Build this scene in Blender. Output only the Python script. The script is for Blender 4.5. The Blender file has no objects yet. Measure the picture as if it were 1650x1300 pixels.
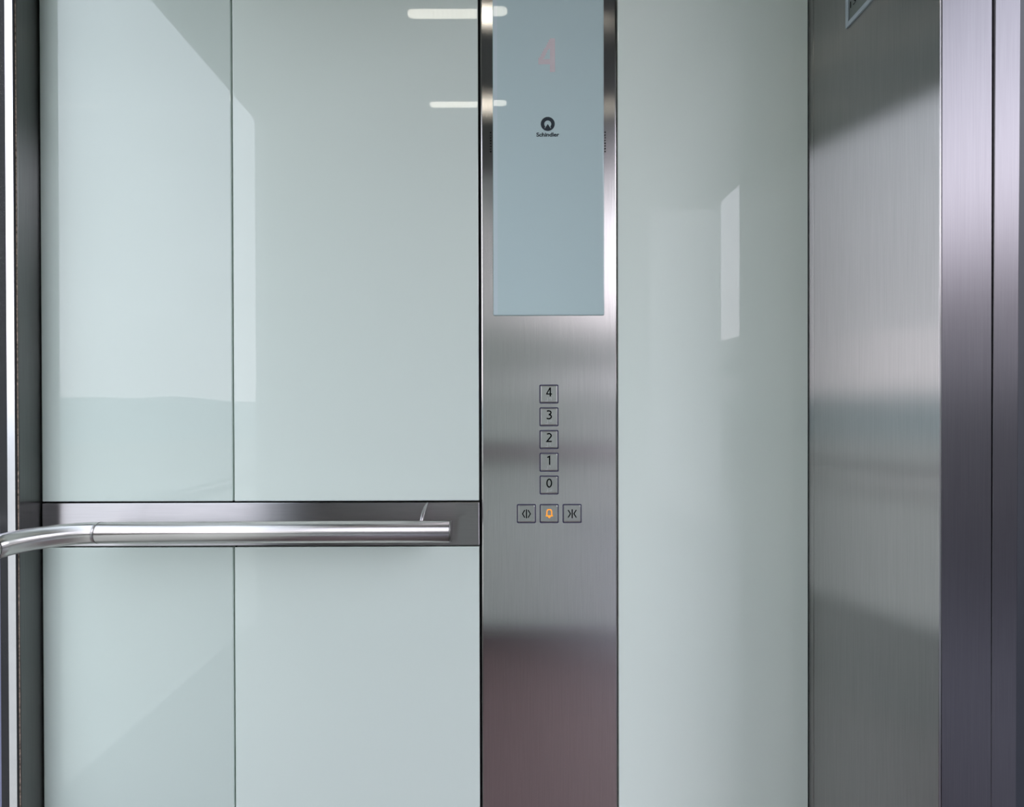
import bpy, bmesh, math, random
from mathutils import Vector, Matrix, noise as mnoise

scene = bpy.context.scene
COL = scene.collection
random.seed(4)

# ------------------------------------------------------------------ measures (metres)
EYE = 1.08                     # camera height
XL, XR = -0.845, 0.5565        # inner faces of the rear (left) and door (right) walls
YM, YO = 1.02, -0.59           # panelled side wall in view, opposite side wall
ZC = 2.18                      # ceiling
S = 0.00113                    # metres per photo pixel on the panelled wall


def wx(px):
    return (px - 812.0) * S


def wz(py):
    return EYE + (655.0 - py) * S


# ------------------------------------------------------------------ materials
def new_mat(name):
    m = bpy.data.materials.new(name)
    m.use_nodes = True
    nt = m.node_tree
    nt.nodes.clear()
    out = nt.nodes.new('ShaderNodeOutputMaterial')
    return m, nt, out


def principled(nt, out, color, rough, metal=0.0, **kw):
    p = nt.nodes.new('ShaderNodeBsdfPrincipled')
    p.inputs['Base Color'].default_value = (*color, 1)
    p.inputs['Roughness'].default_value = rough
    p.inputs['Metallic'].default_value = metal
    for k, v in kw.items():
        p.inputs[k].default_value = v
    nt.links.new(p.outputs[0], out.inputs[0])
    return p


def noise_color(nt, p, c1, c2, scale, detail=3.0, stretch=(1, 1, 1)):
    tc = nt.nodes.new('ShaderNodeTexCoord')
    mp = nt.nodes.new('ShaderNodeMapping')
    mp.inputs['Scale'].default_value = stretch
    n = nt.nodes.new('ShaderNodeTexNoise')
    n.inputs['Scale'].default_value = scale
    n.inputs['Detail'].default_value = detail
    r = nt.nodes.new('ShaderNodeValToRGB')
    r.color_ramp.elements[0].position = 0.3
    r.color_ramp.elements[1].position = 0.7
    r.color_ramp.elements[0].color = (*c1, 1)
    r.color_ramp.elements[1].color = (*c2, 1)
    nt.links.new(tc.outputs['Object'], mp.inputs['Vector'])
    nt.links.new(mp.outputs[0], n.inputs['Vector'])
    nt.links.new(n.outputs['Fac'], r.inputs['Fac'])
    nt.links.new(r.outputs[0], p.inputs['Base Color'])
    return n, r


def simple(name, color, rough=0.5, metal=0.0, var=0.06, scale=40.0, **kw):
    m, nt, out = new_mat(name)
    p = principled(nt, out, color, rough, metal, **kw)
    a = tuple(c * (1 - var) for c in color)
    b = tuple(min(1, c * (1 + var)) for c in color)
    noise_color(nt, p, a, b, scale)
    return m


def brushed(name, color, fine, wide, tangent='horizontal', var=0.05, stretch=(900, 900, 12)):
    """brushed stainless: highlights smear widely across the grain (along the tangent), little along it"""
    m, nt, out = new_mat(name)
    p = nt.nodes.new('ShaderNodeBsdfAnisotropic')
    p.distribution = 'BECKMANN'
    al = math.sqrt(fine * wide)
    p.inputs['Roughness'].default_value = math.sqrt(al)
    p.inputs['Anisotropy'].default_value = -(1 - al / wide)
    nt.links.new(p.outputs[0], out.inputs[0])
    a = tuple(c * (1 - var) for c in color)
    b = tuple(min(1, c * (1 + var)) for c in color)
    tc = nt.nodes.new('ShaderNodeTexCoord')
    mp = nt.nodes.new('ShaderNodeMapping')
    mp.inputs['Scale'].default_value = stretch
    n = nt.nodes.new('ShaderNodeTexNoise')
    n.inputs['Scale'].default_value = 1.0
    n.inputs['Detail'].default_value = 2.0
    cr = nt.nodes.new('ShaderNodeValToRGB')
    cr.color_ramp.elements[0].position = 0.3
    cr.color_ramp.elements[1].position = 0.7
    cr.color_ramp.elements[0].color = (*a, 1)
    cr.color_ramp.elements[1].color = (*b, 1)
    nt.links.new(tc.outputs['Object'], mp.inputs['Vector'])
    nt.links.new(mp.outputs[0], n.inputs['Vector'])
    nt.links.new(n.outputs['Fac'], cr.inputs['Fac'])
    nt.links.new(cr.outputs[0], p.inputs['Color'])
    if tangent == 'horizontal':
        g = nt.nodes.new('ShaderNodeNewGeometry')
        v = nt.nodes.new('ShaderNodeVectorMath')
        v.operation = 'CROSS_PRODUCT'
        v.inputs[1].default_value = (0, 0, 1)
        nt.links.new(g.outputs['Normal'], v.inputs[0])
        nt.links.new(v.outputs[0], p.inputs['Tangent'])
    elif isinstance(tangent, tuple) and tangent[0] == 'around':
        g = nt.nodes.new('ShaderNodeNewGeometry')
        d = nt.nodes.new('ShaderNodeVectorMath'); d.operation = 'SUBTRACT'
        d.inputs[1].default_value = tangent[1]
        v = nt.nodes.new('ShaderNodeVectorMath'); v.operation = 'CROSS_PRODUCT'
        v.inputs[1].default_value = (0, 0, 1)
        nt.links.new(g.outputs['Position'], d.inputs[0])
        nt.links.new(d.outputs[0], v.inputs[0])
        nt.links.new(v.outputs[0], p.inputs['Tangent'])
    else:
        cmb = nt.nodes.new('ShaderNodeCombineXYZ')
        for k in range(3): cmb.inputs[k].default_value = tangent[k]
        nt.links.new(cmb.outputs[0], p.inputs['Tangent'])
    return m


def painted_glass(name, c1, c2, spec=0.5):
    m, nt, out = new_mat(name)
    p = principled(nt, out, c1, 0.015, 0.0)
    p.inputs['IOR'].default_value = 1.5
    p.inputs['Specular IOR Level'].default_value = spec
    noise_color(nt, p, c1, c2, 1.3, 2.0)
    return m


def clear_glass(name, tint=(1, 1, 1), refl=0.04):
    m, nt, out = new_mat(name)
    tr = nt.nodes.new('ShaderNodeBsdfTransparent')
    tr.inputs[0].default_value = (*tint, 1)
    gl = nt.nodes.new('ShaderNodeBsdfGlossy')
    gl.inputs['Roughness'].default_value = 0.0
    lw = nt.nodes.new('ShaderNodeLayerWeight')
    lw.inputs[0].default_value = 0.5
    pw = nt.nodes.new('ShaderNodeMath'); pw.operation = 'POWER'; pw.inputs[1].default_value = 5.0
    ma = nt.nodes.new('ShaderNodeMath'); ma.operation = 'MULTIPLY_ADD'
    ma.inputs[1].default_value = 1 - refl
    ma.inputs[2].default_value = refl
    mx = nt.nodes.new('ShaderNodeMixShader')
    nt.links.new(lw.outputs['Facing'], pw.inputs[0])
    nt.links.new(pw.outputs[0], ma.inputs[0])
    nt.links.new(ma.outputs[0], mx.inputs[0])
    nt.links.new(tr.outputs[0], mx.inputs[1])
    nt.links.new(gl.outputs[0], mx.inputs[2])
    nt.links.new(mx.outputs[0], out.inputs[0])
    return m


def emissive(name, color, strength, base=(0.8, 0.8, 0.8)):
    m, nt, out = new_mat(name)
    p = principled(nt, out, base, 0.4)
    p.inputs['Emission Color'].default_value = (*color, 1)
    p.inputs['Emission Strength'].default_value = strength
    return m


def led_mat():
    m, nt, out = new_mat('led diffuser')
    p = principled(nt, out, (0.85, 0.85, 0.82), 0.4)
    p.inputs['Emission Color'].default_value = (1.0, 0.95, 0.82, 1)
    tc = nt.nodes.new('ShaderNodeTexCoord')
    w = nt.nodes.new('ShaderNodeTexWave')
    w.inputs['Scale'].default_value = 24.0
    mr = nt.nodes.new('ShaderNodeMapRange')
    mr.inputs['To Min'].default_value = 8.5
    mr.inputs['To Max'].default_value = 11.5
    nt.links.new(tc.outputs['Object'], w.inputs['Vector'])
    nt.links.new(w.outputs['Fac'], mr.inputs['Value'])
    nt.links.new(mr.outputs[0], p.inputs['Emission Strength'])
    return m


M = {}
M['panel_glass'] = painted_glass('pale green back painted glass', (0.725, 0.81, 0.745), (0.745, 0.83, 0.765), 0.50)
M['panel_glass_dimmed'] = painted_glass('pale green back painted glass by the window', (0.615, 0.70, 0.645), (0.635, 0.72, 0.665), 0.50)  # base colour darkened to offset the strong window light on the left panels
M['panel_glass_lifted'] = painted_glass('green back painted glass with door light painted in', (0.87, 0.965, 0.885), (0.89, 0.975, 0.895), 0.36)  # base colour raised to stand in for light missing near the door
M['display_glass'] = painted_glass('blue grey display glass', (0.55, 0.69, 0.69), (0.57, 0.71, 0.71), 0.48)
M['display_edge_glow'] = painted_glass('painted display edge glow', (0.60, 0.71, 0.735), (0.62, 0.73, 0.755), 0.48)
M['steel'] = brushed('brushed stainless vertical grain', (0.72, 0.685, 0.665), 0.013, 0.20)
M['steel_return'] = brushed('brushed stainless return panel', (0.465, 0.455, 0.45), 0.014, 0.48)
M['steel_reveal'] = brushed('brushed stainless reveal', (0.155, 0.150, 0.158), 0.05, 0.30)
M['steel_strip'] = brushed('brushed stainless horizontal grain', (0.45, 0.435, 0.44), 0.03, 0.42, (0, 0, 1), 0.05, (14, 14, 900))
M['steel_post'] = brushed('dark brushed steel post', (0.21, 0.215, 0.21), 0.04, 0.40)
M['tube'] = brushed('satin stainless tube', (0.70, 0.665, 0.645), 0.02, 0.40, (1, 0, 0), 0.03, (10, 300, 300))
M['tube_side'] = brushed('satin stainless tube along the window', (0.66, 0.63, 0.61), 0.02, 0.40, (0, 1, 0), 0.03, (300, 10, 300))
M['elbow'] = brushed('satin stainless elbow', (0.70, 0.665, 0.645), 0.03, 0.36, ('around', (XL + 0.065 + 0.0906, 0.955 - 0.0906, 0)), 0.03, (30, 30, 30))
M['bracket'] = simple('satin bracket rod', (0.42, 0.40, 0.40), 0.3, 1.0, 0.03)
M['steel_edge'] = simple('bright steel edge', (0.68, 0.66, 0.67), 0.22, 1.0, 0.03)
M['tube_cap'] = simple('dark tube cap', (0.22, 0.21, 0.20), 0.35, 1.0)
M['seam'] = simple('dark seam', (0.03, 0.03, 0.03), 0.6)
M['button'] = simple('satin button steel', (0.60, 0.60, 0.57), 0.34, 1.0, 0.03, 200)
M['bezel'] = simple('dark violet bezel', (0.055, 0.05, 0.10), 0.45, 0.0)
M['ink'] = simple('black ink', (0.004, 0.004, 0.004), 0.8, **{'Specular IOR Level': 0.05})
M['logo_ink'] = simple('blue black print', (0.018, 0.03, 0.04), 0.6)
M['braille'] = simple('pale raised dots', (0.93, 0.93, 0.92), 0.3)
M['orange'] = emissive('orange lit symbol', (1.0, 0.28, 0.0), 1.2, (0.6, 0.2, 0.0))
M['pink_dot'] = emissive('faint pink display dots', (0.30, 0.235, 0.255), 1.0, (0.15, 0.13, 0.14))
M['joint'] = simple('black joint', (0.006, 0.006, 0.007), 0.8)
M['rust'] = simple('flaked pale sealant', (0.55, 0.42, 0.34), 0.7, 0.0, 0.7, 160)
M['ceiling'] = simple('dull steel ceiling', (0.11, 0.115, 0.11), 0.55)
M['floor'] = simple('dark red brown rubber floor', (0.125, 0.082, 0.082), 0.55, 0.0, 0.12, 60)
M['skirting'] = simple('grey skirting', (0.20, 0.20, 0.21), 0.4, 0.8)
M['led'] = led_mat()
M['sign_frame'] = simple('satin aluminium sign frame', (0.42, 0.48, 0.52), 0.45, 0.3)
M['sign_plate'] = simple('grey sign plate', (0.16, 0.185, 0.17), 0.5, 0.2)
M['clear'] = clear_glass('clear pane', (0.90, 0.95, 0.94))
M['navy'] = simple('dark navy frame', (0.012, 0.015, 0.022), 0.5)
M['column'] = simple('blue grey painted column', (0.15, 0.15, 0.24), 0.5)
M['concrete'] = simple('landing concrete', (0.13, 0.125, 0.14), 0.8, 0, 0.15, 8)
M['render_wall'] = simple('pale rendered wall', (0.74, 0.75, 0.74), 0.8, 0, 0.06, 5)
M['facade'] = simple('grey facade', (0.55, 0.54, 0.56), 0.8, 0, 0.12, 0.6)
M['grass'] = simple('meadow green', (0.23, 0.222, 0.195), 0.9, 0, 0.3, 0.05)
M['hill'] = simple('wooded hill', (0.16, 0.20, 0.20), 0.9, 0, 0.2, 0.06)


# ------------------------------------------------------------------ builders
def tag(o, label=None, cat=None, group=None, kind=None):
    if cat and not kind: kind = 'thing'
    if label: o['label'] = label
    if cat: o['category'] = cat
    if group: o['group'] = group
    if kind: o['kind'] = kind
    return o


def empty(name, loc, label, cat, group=None):
    o = bpy.data.objects.new(name, None)
    o.empty_display_size = 0.05
    COL.objects.link(o)
    o.location = loc
    o['base'] = list(loc)
    return tag(o, label, cat, group)


def root_of(o):
    while o.parent: o = o.parent
    return o


def obj(name, bm, mat, parent=None, smooth=False):
    """one mesh object; vertices come in world space and are re-based on the thing's origin"""
    bmesh.ops.recalc_face_normals(bm, faces=bm.faces)
    if parent:
        base = Vector(root_of(parent).get('base', root_of(parent).location))
    else:
        lo = Vector([min(v.co[i] for v in bm.verts) for i in range(3)])
        hi = Vector([max(v.co[i] for v in bm.verts) for i in range(3)])
        base = Vector(((lo.x + hi.x) / 2, (lo.y + hi.y) / 2, lo.z))
    for v in bm.verts: v.co -= base
    me = bpy.data.meshes.new(name)
    bm.to_mesh(me)
    bm.free()
    me.materials.append(mat)
    if smooth:
        for p in me.polygons: p.use_smooth = True
    o = bpy.data.objects.new(name, me)
    COL.objects.link(o)
    if parent: o.parent = parent
    else:
        o.location = base
        o['base'] = list(base)
    return o


def struct(name, bm, mat, parent=None, smooth=False):
    o = obj(name, bm, mat, parent, smooth)
    if not parent: o['kind'] = 'structure'
    return o


def add_box(bm, x0, x1, y0, y1, z0, z1, bevel=0.0, seg=2):
    t = bmesh.new()
    bmesh.ops.create_cube(t, size=1.0)
    for v in t.verts:
        v.co = Vector(((x0 + x1) / 2 + v.co.x * (x1 - x0), (y0 + y1) / 2 + v.co.y * (y1 - y0), (z0 + z1) / 2 + v.co.z * (z1 - z0)))
    if bevel:
        bmesh.ops.bevel(t, geom=t.edges[:], offset=bevel, segments=seg, affect='EDGES', profile=0.5)
    me = bpy.data.meshes.new('tmp')
    t.to_mesh(me); t.free()
    bm.from_mesh(me)
    bpy.data.meshes.remove(me)
    return bm


def bx(*a, **k):
    return add_box(bmesh.new(), *a, **k)


def add_tube(bm, pts, r, n=40, caps=True):
    pts = [Vector(p) for p in pts]
    rings = []
    up = None
    for i, p in enumerate(pts):
        d = (pts[min(i + 1, len(pts) - 1)] - pts[max(i - 1, 0)]).normalized()
        if up is None:
            up = Vector((0, 0, 1)) if abs(d.z) < 0.9 else Vector((1, 0, 0))
        s = d.cross(up).normalized()
        up = s.cross(d).normalized()
        rings.append([bm.verts.new(p + r * (math.cos(2 * math.pi * k / n) * s + math.sin(2 * math.pi * k / n) * up)) for k in range(n)])
    for a, b in zip(rings, rings[1:]):
        for k in range(n):
            f = bm.faces.new((a[k], a[(k + 1) % n], b[(k + 1) % n], b[k]))
            f.smooth = True
    if caps:
        bm.faces.new(rings[0][::-1]); bm.faces.new(rings[-1])
    return bm


def wall_frame(x, y, z):          # (u,v) on the panelled wall -> world, facing the camera
    return lambda u, v: Vector((x + u, y, z + v))


def curve_fill(splines, frame):
    """closed 2D outlines (outer first, then holes) filled and placed"""
    cu = bpy.data.curves.new('tmp', 'CURVE')
    cu.dimensions = '2D'; cu.fill_mode = 'BOTH'
    for pts in splines:
        s = cu.splines.new('POLY')
        s.points.add(len(pts) - 1)
        for q, (u, v) in zip(s.points, pts): q.co = (u, v, 0, 1)
        s.use_cyclic_u = True
    return curve_to_bm(cu, frame)


def curve_to_bm(cu, frame):
    o = bpy.data.objects.new('tmp', cu)
    COL.objects.link(o)
    dg = bpy.context.evaluated_depsgraph_get()
    me = bpy.data.meshes.new_from_object(o.evaluated_get(dg))
    bm = bmesh.new(); bm.from_mesh(me)
    bpy.data.objects.remove(o); bpy.data.curves.remove(cu); bpy.data.meshes.remove(me)
    for v in bm.verts: v.co = frame(v.co.x, v.co.y)
    return bm


def text_bm(s, height, frame, xscale=1.0, bold=0.0, width=None):
    cu = bpy.data.curves.new('tmp', 'FONT')
    cu.body = s; cu.size = 1.0; cu.offset = bold; cu.resolution_u = 6
    bm = curve_to_bm(cu, lambda u, v: Vector((u, v, 0)))
    us = [v.co.x for v in bm.verts]; vs = [v.co.y for v in bm.verts]
    u0, u1, v0, v1 = min(us), max(us), min(vs), max(vs)
    k = height / (v1 - v0)
    kx = k * xscale if width is None else width / (u1 - u0)
    for v in bm.verts:
        v.co = frame((v.co.x - (u0 + u1) / 2) * kx, (v.co.y - (v0 + v1) / 2) * k)
    return bm


def add_stroke(bm, pts, w, frame, closed=False):
    """thick 2D polyline with mitred joins"""
    P = [Vector(p) for p in pts]
    n = len(P)
    L, R = [], []
    for i in range(n):
        if closed:
            a = (P[i] - P[i - 1]).normalized(); b = (P[(i + 1) % n] - P[i]).normalized()
        else:
            a = (P[i] - P[i - 1]).normalized() if i > 0 else (P[1] - P[0]).normalized()
            b = (P[i + 1] - P[i]).normalized() if i < n - 1 else a
        na, nb = Vector((-a.y, a.x)), Vector((-b.y, b.x))
        m = (na + nb)
        m = m.normalized() if m.length > 1e-6 else na
        k = w / 2 / max(0.35, m.dot(na))
        q, r = P[i] + m * k, P[i] - m * k
        L.append(bm.verts.new(frame(*q))); R.append(bm.verts.new(frame(*r)))
    rng = range(n) if closed else range(n - 1)
    for i in rng:
        j = (i + 1) % n
        bm.faces.new((L[i], L[j], R[j], R[i]))
    return bm


def add_disc(bm, u, v, r, frame, n=14):
    bm.faces.new([bm.verts.new(frame(u + r * math.cos(2 * math.pi * k / n), v + r * math.sin(2 * math.pi * k / n))) for k in range(n)])
    return bm


# ------------------------------------------------------------------ the car: shell
struct('wall_back', bx(-0.93, 0.66, YM + 0.012, YM + 0.06, 0.0, ZC), M['joint'])
struct('floor', bx(-0.95, 0.66, YO - 0.06, YM + 0.06, -0.05, 0.0), M['floor'])
struct('ceiling', bx(-0.95, 0.66, YO - 0.06, YM + 0.06, ZC, ZC + 0.05), M['ceiling'])
struct('wall_opposite', bx(-0.93, 0.66, YO - 0.06, YO - 0.012, 0.0, ZC), M['joint'])

# glass wall panels of the wall in view
ZT = ZC - 0.004
panels = [
    (wx(67.0), wx(374.0), wz(806.3), ZT, 'tall pale green glass wall panel above the handrail, beside the left corner post'),
    (wx(377.0), wx(771.6), wz(806.3), ZT, 'wide pale green glass wall panel above the handrail, left of the control panel'),
    (wx(67.0), wx(374.0), 0.037, wz(880.8), 'pale green glass wall panel below the handrail, beside the left corner post'),
    (wx(377.0), wx(771.6), 0.037, wz(880.8), 'wide pale green glass wall panel below the handrail, left of the control panel'),
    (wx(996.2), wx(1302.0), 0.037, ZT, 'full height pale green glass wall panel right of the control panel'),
]
for x0, x1, z0, z1, lab in panels:
    o = obj('glass_wall_panel', bx(x0, x1, YM, YM + 0.0115, z0, z1, bevel=0.0012), M['panel_glass_dimmed' if x1 < -0.4 else 'panel_glass' if x1 < 0.3 else 'panel_glass_lifted'])
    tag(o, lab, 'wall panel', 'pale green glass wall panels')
struct('baseboard_back', bx(XL + 0.003, XR, YM - 0.002, YM + 0.0115, 0.0, 0.034), M['skirting'])

# steel strip behind the handrail
o = obj('rail_backing_strip', bx(wx(67.0), wx(772.0), YM - 0.0005, YM + 0.0115, wz(878.3), wz(808.9), bevel=0.0012), M['steel_strip'])
tag(o, 'horizontal brushed steel strip on the wall behind the handrail', 'steel strip')

# ------------------------------------------------------------------ handrail round the left corner
RY, RZ, RR = 0.955, EYE - 0.2135, 0.0184
RXL = XL + 0.065
hr = empty('handrail', (-0.45, RY, RZ), 'round brushed steel handrail with a bent corner on the glass wall', 'handrail')
bend, SX, SY = 0.0906, 0.0, 0.016
end_x = wx(812) + (727 - 812) * RY / 902.65
obj('rail_tube', add_tube(bmesh.new(), [(RXL + bend + SX + 0.0006, RY, RZ), (end_x - 0.003, RY, RZ + 0.001)], RR, 56), M['tube'], hr)
arc = []
for k in range(0, 19):
    a = math.pi / 2 + k / 18 * math.pi / 2
    arc.append((RXL + bend + bend * math.cos(a), RY - bend + bend * math.sin(a), RZ))
arc.append((RXL, RY - bend - SY, RZ))
obj('corner_elbow', add_tube(bmesh.new(), arc, RR, 56), M['elbow'], hr)
obj('rail_tube', add_tube(bmesh.new(), [(RXL, RY - bend - SY - 0.0006, RZ), (RXL, -0.30, RZ)], RR, 40), M['tube_side'], hr)
for p, q in (((RXL + bend + SX - 0.0003, RY, RZ), (RXL + bend + SX + 0.0007, RY, RZ)), ((RXL, RY - bend - SY + 0.0003, RZ), (RXL, RY - bend - SY - 0.0007, RZ))):
    obj('seam_ring', add_tube(bmesh.new(), [p, q], RR + 0.00012, 56), M['seam'], hr)
obj('end_cap', add_tube(bmesh.new(), [(end_x - 0.0026, RY, RZ + 0.001), (end_x - 0.0006, RY, RZ + 0.001), (end_x, RY, RZ + 0.001)], RR - 0.0001, 56), M['tube_cap'], hr)


def bracket(p_wall, p_mid, p_rail, r=0.0034):
    pts = []
    a, b, c = Vector(p_wall), Vector(p_mid), Vector(p_rail)
    for k in range(13):
        t = k / 12
        pts.append((1 - t) ** 2 * a + 2 * t * (1 - t) * b + t * t * c)
    return add_tube(bmesh.new(), pts, r, 14)


bxx = wx(689)
obj('bracket', bracket((bxx, YM, EYE - 0.176), (bxx, RY + 0.004, EYE - 0.176), (bxx - 0.003, RY + 0.002, RZ + 0.015), 0.003), M['bracket'], hr)
obj('bracket', bracket((XL, 0.10, EYE - 0.176), (RXL - 0.004, 0.10, EYE - 0.176), (RXL, 0.10, RZ + 0.015)), M['bracket'], hr)

# ------------------------------------------------------------------ car operating panel
px0, px1 = wx(776.0), wx(993.6)
YP = YM - 0.002
cop = empty('control_panel', ((px0 + px1) / 2, YM, 0.0), 'tall brushed steel elevator control panel with floor buttons and blue grey display', 'control panel')
obj('faceplate', bx(px0, px1, YP, YM + 0.0115, 0.004, ZC - 0.004, bevel=0.0024, seg=2), M['steel'], cop)
YD = YP - 0.0028
dg = obj('display_glass', bx(wx(795.4), wx(973.4), YD, YP + 0.001, wz(509.0), ZC - 0.02, bevel=0.0022, seg=3), M['display_glass'], cop)
tag(dg, 'pale blue grey display glass')
es = obj('painted_edge_glow', bx(wx(796.6), wx(802.6), YD - 0.0001, YD + 0.0002, wz(508.0), ZC - 0.021), M['display_edge_glow'], dg)  # lighter colour paints in the glow of the glass edge
tag(es, 'painted glow along the left edge of the display glass')

# floor indicator: a dot-matrix 4 behind the display glass
W_, H_, PITCH = 13, 26, 2.07
cells = set()
for r in range(H_):
    for c in range(W_):
        on = c >= 9 and c <= 12
        if 16 <= r <= 19: on = True
        edge = 9 - r * 9.0 / 16.0
        if r <= 17 and edge - 0.6 <= c <= edge + 3.0: on = True
        if on: cells.add((c, r))
bm = bmesh.new()
fr = wall_frame(wx(868.4), YD - 0.0002, wz(66.5))
for c, r in cells:
    u, v = (c + 0.5) * PITCH * S, -(r + 0.5) * PITCH * S
    h = 0.40 * PITCH * S
    bm.faces.new([bm.verts.new(fr(u + a * h, v + b * h)) for a, b in ((-1, -1), (1, -1), (1, 1), (-1, 1))])
tag(obj('floor_indicator', bm, M['pink_dot'], dg), 'faint pink dot matrix figure 4')

# round emblem and the maker's lettering
outer = [(11.2 * math.cos(2 * math.pi * k / 64), 11.2 * math.sin(2 * math.pi * k / 64)) for k in range(64)]
hole = []
for k in range(41):
    a = math.radians(-42 + k * (264 / 40))
    hole.append((5.6 * math.cos(a), -0.2 + 5.6 * math.sin(a)))
hole += [(-5.2, -7.0), (-4.6, -6.9), (0.0, -0.1), (4.6, -6.9), (5.2, -7.0)]
sc = lambda L: [(u * S, v * S) for u, v in L]
em = curve_fill([sc(outer), sc(hole)], wall_frame(wx(883.3), YD - 0.0003, wz(203.0)))
obj('emblem', em, M['logo_ink'], dg)
obj('lettering', text_bm('Schindler', 6.6 * S, wall_frame(wx(883.4), YD - 0.0003, wz(220.0)), width=36.5 * S, bold=0.028), M['logo_ink'], dg)

# two columns of tiny speaker holes beside the display glass
for hx in (791.8, 975.4):
    bm = bmesh.new()
    fr = wall_frame(wx(hx), YP - 0.0003, 0)
    for k in range(8):
        add_disc(bm, 0, wz(215.3 + 4.4 * k), 1.05 * S, fr)
    obj('speaker_holes', bm, M['ink'], cop)


def arc_pts(cu, cv, ru, rv, a0, a1, n):
    return [(cu + ru * math.cos(math.radians(a0 + (a1 - a0) * k / n)), cv + rv * math.sin(math.radians(a0 + (a1 - a0) * k / n))) for k in range(n + 1)]


BRAILLE = {'4': (1, 4, 5), '3': (1, 4), '2': (1, 2), '1': (1,), '0': (2, 4, 5)}


def button(cx, cy, name, kind):
    X, Z = wx(cx), wz(cy)
    h, f, rr = 15.3 * S, 13.7 * S, 0.0016
    b = obj(name, bx(X - f, X + f, YP - 0.0022, YP + 0.001, Z - f, Z + f, bevel=0.0019, seg=2), M['button'], cop)

    def rounded(s, r):
        pts = []
        for (qx, qy, a0) in ((1, 1, 0), (-1, 1, 90), (-1, -1, 180), (1, -1, 270)):
            pts += arc_pts(qx * (s - r), qy * (s - r), r, r, a0, a0 + 90, 6)
        return pts
    ring = curve_fill([rounded(h, rr * 1.5), rounded(f - 0.0002, rr * 0.6)], wall_frame(X, YP - 0.0006, Z))
    obj('bezel', ring, M['bezel'], b)
    yf = YP - 0.0024
    if kind in BRAILLE:
        f1 = wall_frame(X, yf, Z + 3.3 * S)
        fr = lambda u, v: f1(u * S, v * S)
        bm = bmesh.new()
        t = 2.15
        if kind == '4':
            add_stroke(bm, [(2.0, -7.3), (2.0, 7.3)], t, fr)
            add_stroke(bm, [(1.6, 6.6), (-3.6, -2.6)], 1.9, fr)
            add_stroke(bm, [(-4.6, -3.3), (4.8, -3.3)], 1.9, fr)
        elif kind == '3':
            add_stroke(bm, [(-3.5, 5.9)] + arc_pts(-0.5, 3.5, 3.6, 2.8, 100, -75, 12) + arc_pts(-0.6, -3.1, 4.2, 3.3, 78, -100, 14) + [(-3.9, -5.7)], t, fr)
        elif kind == '2':
            add_stroke(bm, [(-3.5, 5.6)] + arc_pts(-0.2, 3.1, 3.5, 3.2, 110, -25, 12) + [(-3.5, -6.2), (4.3, -6.2)], t, fr)
        elif kind == '1':
            add_stroke(bm, [(-3.0, 4.5), (0.7, 6.4), (0.7, -7.3)], t, fr)
        else:
            add_stroke(bm, arc_pts(0, 0, 3.6, 6.3, 0, 348.75, 31), t, fr, closed=True)
        obj('numeral', bm, M['ink'], b)
        bm = bmesh.new()
        fr = wall_frame(X, yf, Z)
        def cell(ox, dots):
            for d in dots:
                c, r = (d - 1) // 3, (d - 1) % 3
                add_disc(bm, (ox + c * 2.3) * S, (-6.6 - r * 2.3) * S, 0.62 * S, fr, 8)
        cell(-4.6, (3, 4, 5, 6)); cell(1.4, BRAILLE[kind])
        obj('braille_dots', bm, M['braille'], b)
        return b
    fr0 = wall_frame(X, yf, Z)
    fr = lambda u, v: fr0(u * S, v * S)
    bm = bmesh.new()
    if kind == 'open':
        add_stroke(bm, [(0, -7.2), (0, 7.2)], 1.9, fr)
        add_stroke(bm, [(-2.6, 6.2), (-6.3, 0), (-2.6, -6.2)], 1.7, fr)
        add_stroke(bm, [(2.6, 6.2), (6.3, 0), (2.6, -6.2)], 1.7, fr)
    elif kind == 'close':
        add_stroke(bm, [(0, -7.2), (0, 7.2)], 1.9, fr)
        add_stroke(bm, [(-6.6, 6.2), (-2.7, 0), (-6.6, -6.2)], 1.7, fr)
        add_stroke(bm, [(6.6, 6.2), (2.7, 0), (6.6, -6.2)], 1.7, fr)
    else:
        pts = [(-4.9, -3.4), (-3.8, -1.4)] + arc_pts(0, 3.0, 3.8, 4.0, 180, 0, 12) + [(3.8, -1.4), (4.9, -3.4)]
        add_stroke(bm, pts, 1.5, fr, closed=True)
        add_stroke(bm, [(-1.7, -4.6), (0, -6.3), (1.7, -4.6)], 1.3, fr)
        obj('bell_symbol', bm, M['orange'], b)['label'] = 'orange lit bell symbol'
        return b
    obj('door_symbol', bm, M['ink'], b)
    return b


for k, n in enumerate('43210'):
    button(884.4, 635.0 + 36.55 * k, 'floor_button', n)
button(847.7, 827.2, 'door_open_button', 'open')
button(884.4, 827.2, 'alarm_button', 'bell')
button(921.2, 827.2, 'door_close_button', 'close')

# ------------------------------------------------------------------ door wall on the right
struct('trim_1', bx(XR, XR + 0.05, 1.0072, YM + 0.004, 0.0, ZC, bevel=0.0006), M['steel_return'])
struct('wall_right', bx(XR, XR + 0.0630, 0.7161, 1.0066, 0.0, ZC, bevel=0.0011), M['steel_return'])
struct('trim_2', bx(XR + 0.0026, wx(812) + (1596 - 812) * 0.7166 / 902.65, 0.7152, 0.7164, 0.0, ZC, bevel=0.0004), M['steel_reveal'])
j0, j1 = (1600.0 - 812) * 0.72 / 902.65, (1641.0 - 812) * 0.72 / 902.65
o = struct('trim_3', bx(j0, j1, 0.7200, 0.76, 0.0, 2.4, bevel=0.001), M['steel_reveal'])
piv = Vector(((j0 + j1) / 2, 0.72, EYE))
o.matrix_world = Matrix.Translation(piv) @ Matrix.Rotation(math.radians(0.24), 4, 'Y') @ Matrix.Translation(-piv) @ Matrix.Translation(o.location)
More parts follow.
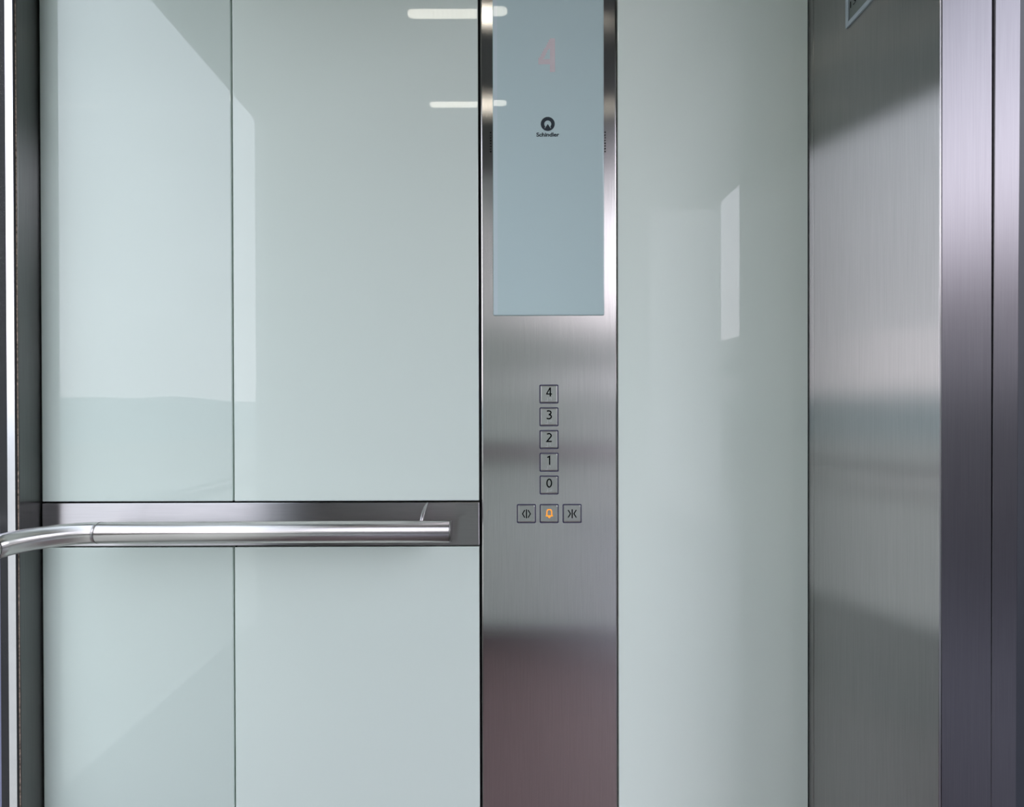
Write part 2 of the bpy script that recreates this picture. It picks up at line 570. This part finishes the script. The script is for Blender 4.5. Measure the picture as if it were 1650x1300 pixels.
struct('trim_4', bx(j1 - 0.01, 1.3, 0.765, 0.85, -0.2, 2.9), M['navy'])
struct('trim_5', bx(XR + 0.066, j0 + 0.012, 0.765, 0.80, 0.0, 2.4), M['navy'])
struct('wall_door_side', bx(XR, XR + 0.06, YO, -0.32, 0.0, ZC), M['render_wall'])
struct('trim_6', bx(XR, XR + 0.06, -0.32, 0.715, 2.10, ZC), M['steel_return'])

# floor sign in a steel frame on the return panel
sy0, sy1, sz0, sz1, fw = 0.9084, 0.765, EYE + 0.6089, EYE + 0.86, 0.0075
sg = empty('framed_sign', (XR, (sy0 + sy1) / 2, sz0), 'small framed grey sign with dark figures, at the top of the right steel wall', 'sign')
bm = bmesh.new()
X0 = XR - 0.003
add_box(bm, X0, XR, sy0 - fw, sy0, sz0, sz1, 0.0006)
add_box(bm, X0, XR, sy1, sy1 + fw, sz0, sz1, 0.0006)
add_box(bm, X0, XR, sy1 + fw, sy0 - fw, sz0, sz0 + fw, 0.0006)
add_box(bm, X0, XR, sy1 + fw, sy0 - fw, sz1 - fw, sz1, 0.0006)
obj('sign_frame', bm, M['sign_frame'], sg)
obj('sign_plate', bx(XR - 0.0012, XR, sy1 + fw, sy0 - fw, sz0 + fw, sz1 - fw), M['sign_plate'], sg)
obj('lettering', text_bm('131', 0.0105, lambda u, v: Vector((XR - 0.0016, 0.8868 - u, EYE + 0.6395 + v)), width=0.0215), M['ink'], sg)

# ------------------------------------------------------------------ glazed rear wall on the left
ZW0, ZW1, YW0, YW1 = 0.32, 2.125, 0.04, 0.9715
struct('trim_7', bx(XL - 0.0185, XL, 0.9762, YM + 0.010, 0.0, ZC, bevel=0.0008), M['steel_post'])
struct('trim_8', bx(XL - 0.0030, XL - 0.0006, 0.9743, 0.9754, 0.0, ZC), M['rust'])
struct('wall_left', bx(XL - 0.03, XL, YO, YW0 - 0.05, 0.0, ZC), M['steel_post'])
win = bpy.data.objects.new('window_1', None); COL.objects.link(win)
win.location = (XL, (YW0 + YW1) / 2, ZW0); win['base'] = list(win.location); win['kind'] = 'structure'
bm = bmesh.new()
add_box(bm, XL - 0.0168, XL - 0.0035, YW1, 0.9734, ZW0, ZW1)
obj('glazing_bead', bm, M['steel_edge'], win)
bm = bmesh.new()
add_box(bm, XL - 0.04, XL - 0.002, YW0 - 0.05, YW0, 0.10, ZC)
add_box(bm, XL - 0.04, XL - 0.002, YW0, 0.9734, ZW1, ZC)
add_box(bm, XL - 0.04, XL - 0.002, YW0, 0.9734, ZW0 - 0.04, ZW0)
obj('window_frame', bm, M['steel_post'], win)
bm = bmesh.new()
vs = [bm.verts.new(v) for v in ((XL - 0.0172, YW0, ZW0), (XL - 0.0172, YW1 + 0.001, ZW0), (XL - 0.0172, YW1 + 0.001, ZW1), (XL - 0.0172, YW0, ZW1))]
bm.faces.new(vs)
obj('pane', bm, M['clear'], win)
obj('seal', bx(XL - 0.0035, XL - 0.0012, 0.9722, 0.9736, 0.0, ZC), M['joint'], win)
struct('trim_9', bx(XL - 0.03, XL, YW0, 0.9736, 0.10, ZW0 - 0.042), M['steel_return'])
struct('baseboard_left', bx(XL - 0.03, XL + 0.004, YO, YM - 0.002, 0.0, 0.098), M['skirting'])

# ------------------------------------------------------------------ the opposite side wall (seen mirrored in the glass)
zt, zb = 0.906, 0.828
seamx = -0.47
opp = [
    (XL + 0.003, seamx - 0.0015, zt + 0.003, ZT, 'pale green glass panel above the rail on the opposite wall, on the window side'),
    (seamx + 0.0015, XR - 0.003, zt + 0.003, ZT, 'pale green glass panel above the rail on the opposite wall, on the door side'),
    (XL + 0.003, seamx - 0.0015, 0.037, zb - 0.003, 'pale green glass panel below the rail on the opposite wall, on the window side'),
    (seamx + 0.0015, XR - 0.003, 0.037, zb - 0.003, 'pale green glass panel below the rail on the opposite wall, on the door side'),
]
for x0, x1, z0, z1, lab in opp:
    o = obj('glass_wall_panel', bx(x0, x1, YO - 0.0115, YO, z0, z1, bevel=0.0012), M['panel_glass'])
    tag(o, lab, 'wall panel', 'glass panels of the opposite wall')
o = obj('rail_backing_strip', bx(XL + 0.003, XR - 0.003, YO - 0.0115, YO, zb, zt, bevel=0.0012), M['steel_strip'])
tag(o, 'horizontal steel strip behind the handrail of the opposite wall', 'steel strip')
h2 = empty('handrail', (-0.1, YO + 0.065, RZ), 'straight steel handrail on the opposite wall, seen mirrored in the glass', 'handrail')
obj('rail_tube', add_tube(bmesh.new(), [(XL + 0.12, YO + 0.065, RZ), (XR - 0.12, YO + 0.065, RZ)], RR, 32), M['tube'], h2)
for q in (XL + 0.2, XR - 0.2):
    obj('bracket', bracket((q, YO, EYE - 0.176), (q, YO + 0.061, EYE - 0.176), (q, YO + 0.063, RZ + 0.015)), M['bracket'], h2)
struct('baseboard_opposite', bx(XL + 0.006, XR, YO - 0.0115, YO + 0.002, 0.0, 0.034), M['skirting'])

# ------------------------------------------------------------------ two LED strips on the ceiling
def stadium(bm, x0, x1, y, w, z0, z1):
    r = w / 2
    pts = arc_pts(x1 - r, y, r, r, -90, 90, 14) + arc_pts(x0 + r, y, r, r, 90, 270, 14)
    lo = [bm.verts.new((u, v, z0)) for u, v in pts]
    hi = [bm.verts.new((u, v, z1)) for u, v in pts]
    bm.faces.new(lo[::-1]); bm.faces.new(hi)
    n = len(pts)
    for k in range(n):
        bm.faces.new((lo[k], lo[(k + 1) % n], hi[(k + 1) % n], hi[k]))
    return bm


for ly, lab in ((0.47, 'white LED ceiling strip nearer the control panel'), (0.0, 'white LED ceiling strip farther from the control panel')):
    t = empty('ceiling_light', (-0.128, ly, ZC - 0.005), lab, 'ceiling light', 'LED strips on the car ceiling')
    obj('bezel', stadium(bmesh.new(), -0.270, 0.016, ly, 0.040, ZC - 0.002, ZC), M['steel_edge'], t)
    obj('diffuser', stadium(bmesh.new(), -0.266, 0.012, ly, 0.034, ZC - 0.0045, ZC - 0.002), M['led'], t)

# ------------------------------------------------------------------ outside: landing, shaft column, land and hills
struct('trim_10', bx(-1.25, -0.90, 1.09, 1.30, -3.0, 4.0), M['column'])
struct('floor_landing', bx(0.68, 3.2, -6.0, 0.76, -0.25, -0.005), M['concrete'])
struct('ceiling_landing', bx(0.66, 1.62, -2.3, 0.90, 2.60, 2.80), M['render_wall'])
struct('wall_landing', bx(1.84, 2.00, -9.0, -3.12, -0.005, 5.0), M['render_wall'])
# low parapet of the landing
struct('wall_parapet', bx(3.05, 3.2, -6.0, 0.76, -0.005, 0.95), M['concrete'])

bld = empty('office_building', (24.0, -8.0, -14.0), 'grey flat roofed building across from the landing', 'building')
bm = bmesh.new()
add_box(bm, 18.0, 30.0, -75.0, 26.0, -14.0, 6.0)
obj('facade', bm, M['facade'], bld)
bm = bmesh.new()
for r in range(6):
    add_box(bm, 17.96, 18.0, -74.0, 25.0, -12.6 + 3.2 * r, -11.0 + 3.2 * r)
obj('window_band', bm, M['navy'], bld)
obj('roof_edge', bx(17.7, 30.2, -75.3, 26.3, 6.0, 6.35), M['render_wall'], bld)

bm = bmesh.new()
R_ = 900.0
vs = [bm.verts.new((R_ * math.cos(2 * math.pi * k / 64), R_ * math.sin(2 * math.pi * k / 64), -14.0)) for k in range(64)]
bm.faces.new(vs)
struct('ground', bm, M['grass'])
bm = bmesh.new()
prev = None
N = 180
for k in range(N + 1):
    a = math.radians(100 + 220 * k / N)
    d = 420.0
    h = 9 + 9 * mnoise.noise(Vector((k * 0.06, 1.3, 0))) + 2.5 * mnoise.noise(Vector((k * 0.31, 4.3, 0)))
    c = Vector((math.cos(a), math.sin(a), 0))
    ring = [bm.verts.new(c * (d - 130) + Vector((0, 0, -14.2))), bm.verts.new(c * (d - 50) + Vector((0, 0, h * 0.45 - 4))), bm.verts.new(c * d + Vector((0, 0, h))), bm.verts.new(c * (d + 150) + Vector((0, 0, -14.2)))]
    if prev:
        for i in range(3): bm.faces.new((prev[i], prev[i + 1], ring[i + 1], ring[i]))
    prev = ring
struct('hills', bm, M['hill'], smooth=True)

# ------------------------------------------------------------------ overcast sky
w = bpy.data.worlds.new('sky'); scene.world = w
w.use_nodes = True
nt = w.node_tree; nt.nodes.clear()
wo = nt.nodes.new('ShaderNodeOutputWorld')
bg = nt.nodes.new('ShaderNodeBackground')
tc = nt.nodes.new('ShaderNodeTexCoord')
sep = nt.nodes.new('ShaderNodeSeparateXYZ')
ramp = nt.nodes.new('ShaderNodeValToRGB')
ramp.color_ramp.elements[0].position = 0.0
ramp.color_ramp.elements[0].color = (1.0, 0.915, 1.0, 1)
ramp.color_ramp.elements[1].position = 0.7
ramp.color_ramp.elements[1].color = (0.78, 0.85, 1.0, 1)
mp = nt.nodes.new('ShaderNodeMapping'); mp.inputs['Scale'].default_value = (1.2, 1.2, 4.0)
ns = nt.nodes.new('ShaderNodeTexNoise'); ns.inputs['Scale'].default_value = 2.2; ns.inputs['Detail'].default_value = 5
cr = nt.nodes.new('ShaderNodeMapRange')
cr.inputs['From Min'].default_value = 0.3; cr.inputs['From Max'].default_value = 0.7
cr.inputs['To Min'].default_value = 3.2; cr.inputs['To Max'].default_value = 3.9
nt.links.new(tc.outputs['Generated'], sep.inputs[0])
nt.links.new(sep.outputs['Z'], ramp.inputs['Fac'])
nt.links.new(tc.outputs['Generated'], mp.inputs['Vector'])
nt.links.new(mp.outputs[0], ns.inputs['Vector'])
nt.links.new(ns.outputs['Fac'], cr.inputs['Value'])
nt.links.new(ramp.outputs[0], bg.inputs['Color'])
gx = nt.nodes.new('ShaderNodeMapRange')        # sky gain added on the landing side to brighten the right panel
gx.inputs['From Min'].default_value = -0.6; gx.inputs['From Max'].default_value = 0.6
gx.inputs['To Min'].default_value = 0.95; gx.inputs['To Max'].default_value = 1.75
gm = nt.nodes.new('ShaderNodeMath'); gm.operation = 'MULTIPLY'
nt.links.new(sep.outputs['X'], gx.inputs['Value'])
nt.links.new(cr.outputs[0], gm.inputs[0]); nt.links.new(gx.outputs[0], gm.inputs[1])
nt.links.new(gm.outputs[0], bg.inputs['Strength'])
nt.links.new(bg.outputs[0], wo.inputs[0])

# ------------------------------------------------------------------ camera
cam = bpy.data.cameras.new('camera')
co = bpy.data.objects.new('camera', cam)
COL.objects.link(co)
scene.camera = co
cam.sensor_fit = 'HORIZONTAL'
cam.sensor_width = 36.0
cam.lens = 36.0 * 902.65 / 1650.0
cam.shift_x = 13.0 / 1650.0
cam.shift_y = 9.0 / 1650.0
cam.clip_start = 0.01
cam.clip_end = 3000
PITCH_, ROLL_ = math.radians(0.25), math.radians(0.15)
co.matrix_world = Matrix.Translation((0, 0, EYE)) @ Matrix.Rotation(math.pi / 2 - PITCH_, 4, 'X') @ Matrix.Rotation(-ROLL_, 4, 'Z')

scene.view_settings.view_transform = 'Standard'
scene.view_settings.look = 'None'
scene.view_settings.exposure = 0.0
scene.cycles.max_bounces = 16
scene.cycles.diffuse_bounces = 6
scene.cycles.glossy_bounces = 8
scene.cycles.transparent_max_bounces = 16
for o in scene.objects:
    if 'base' in o: del o['base']
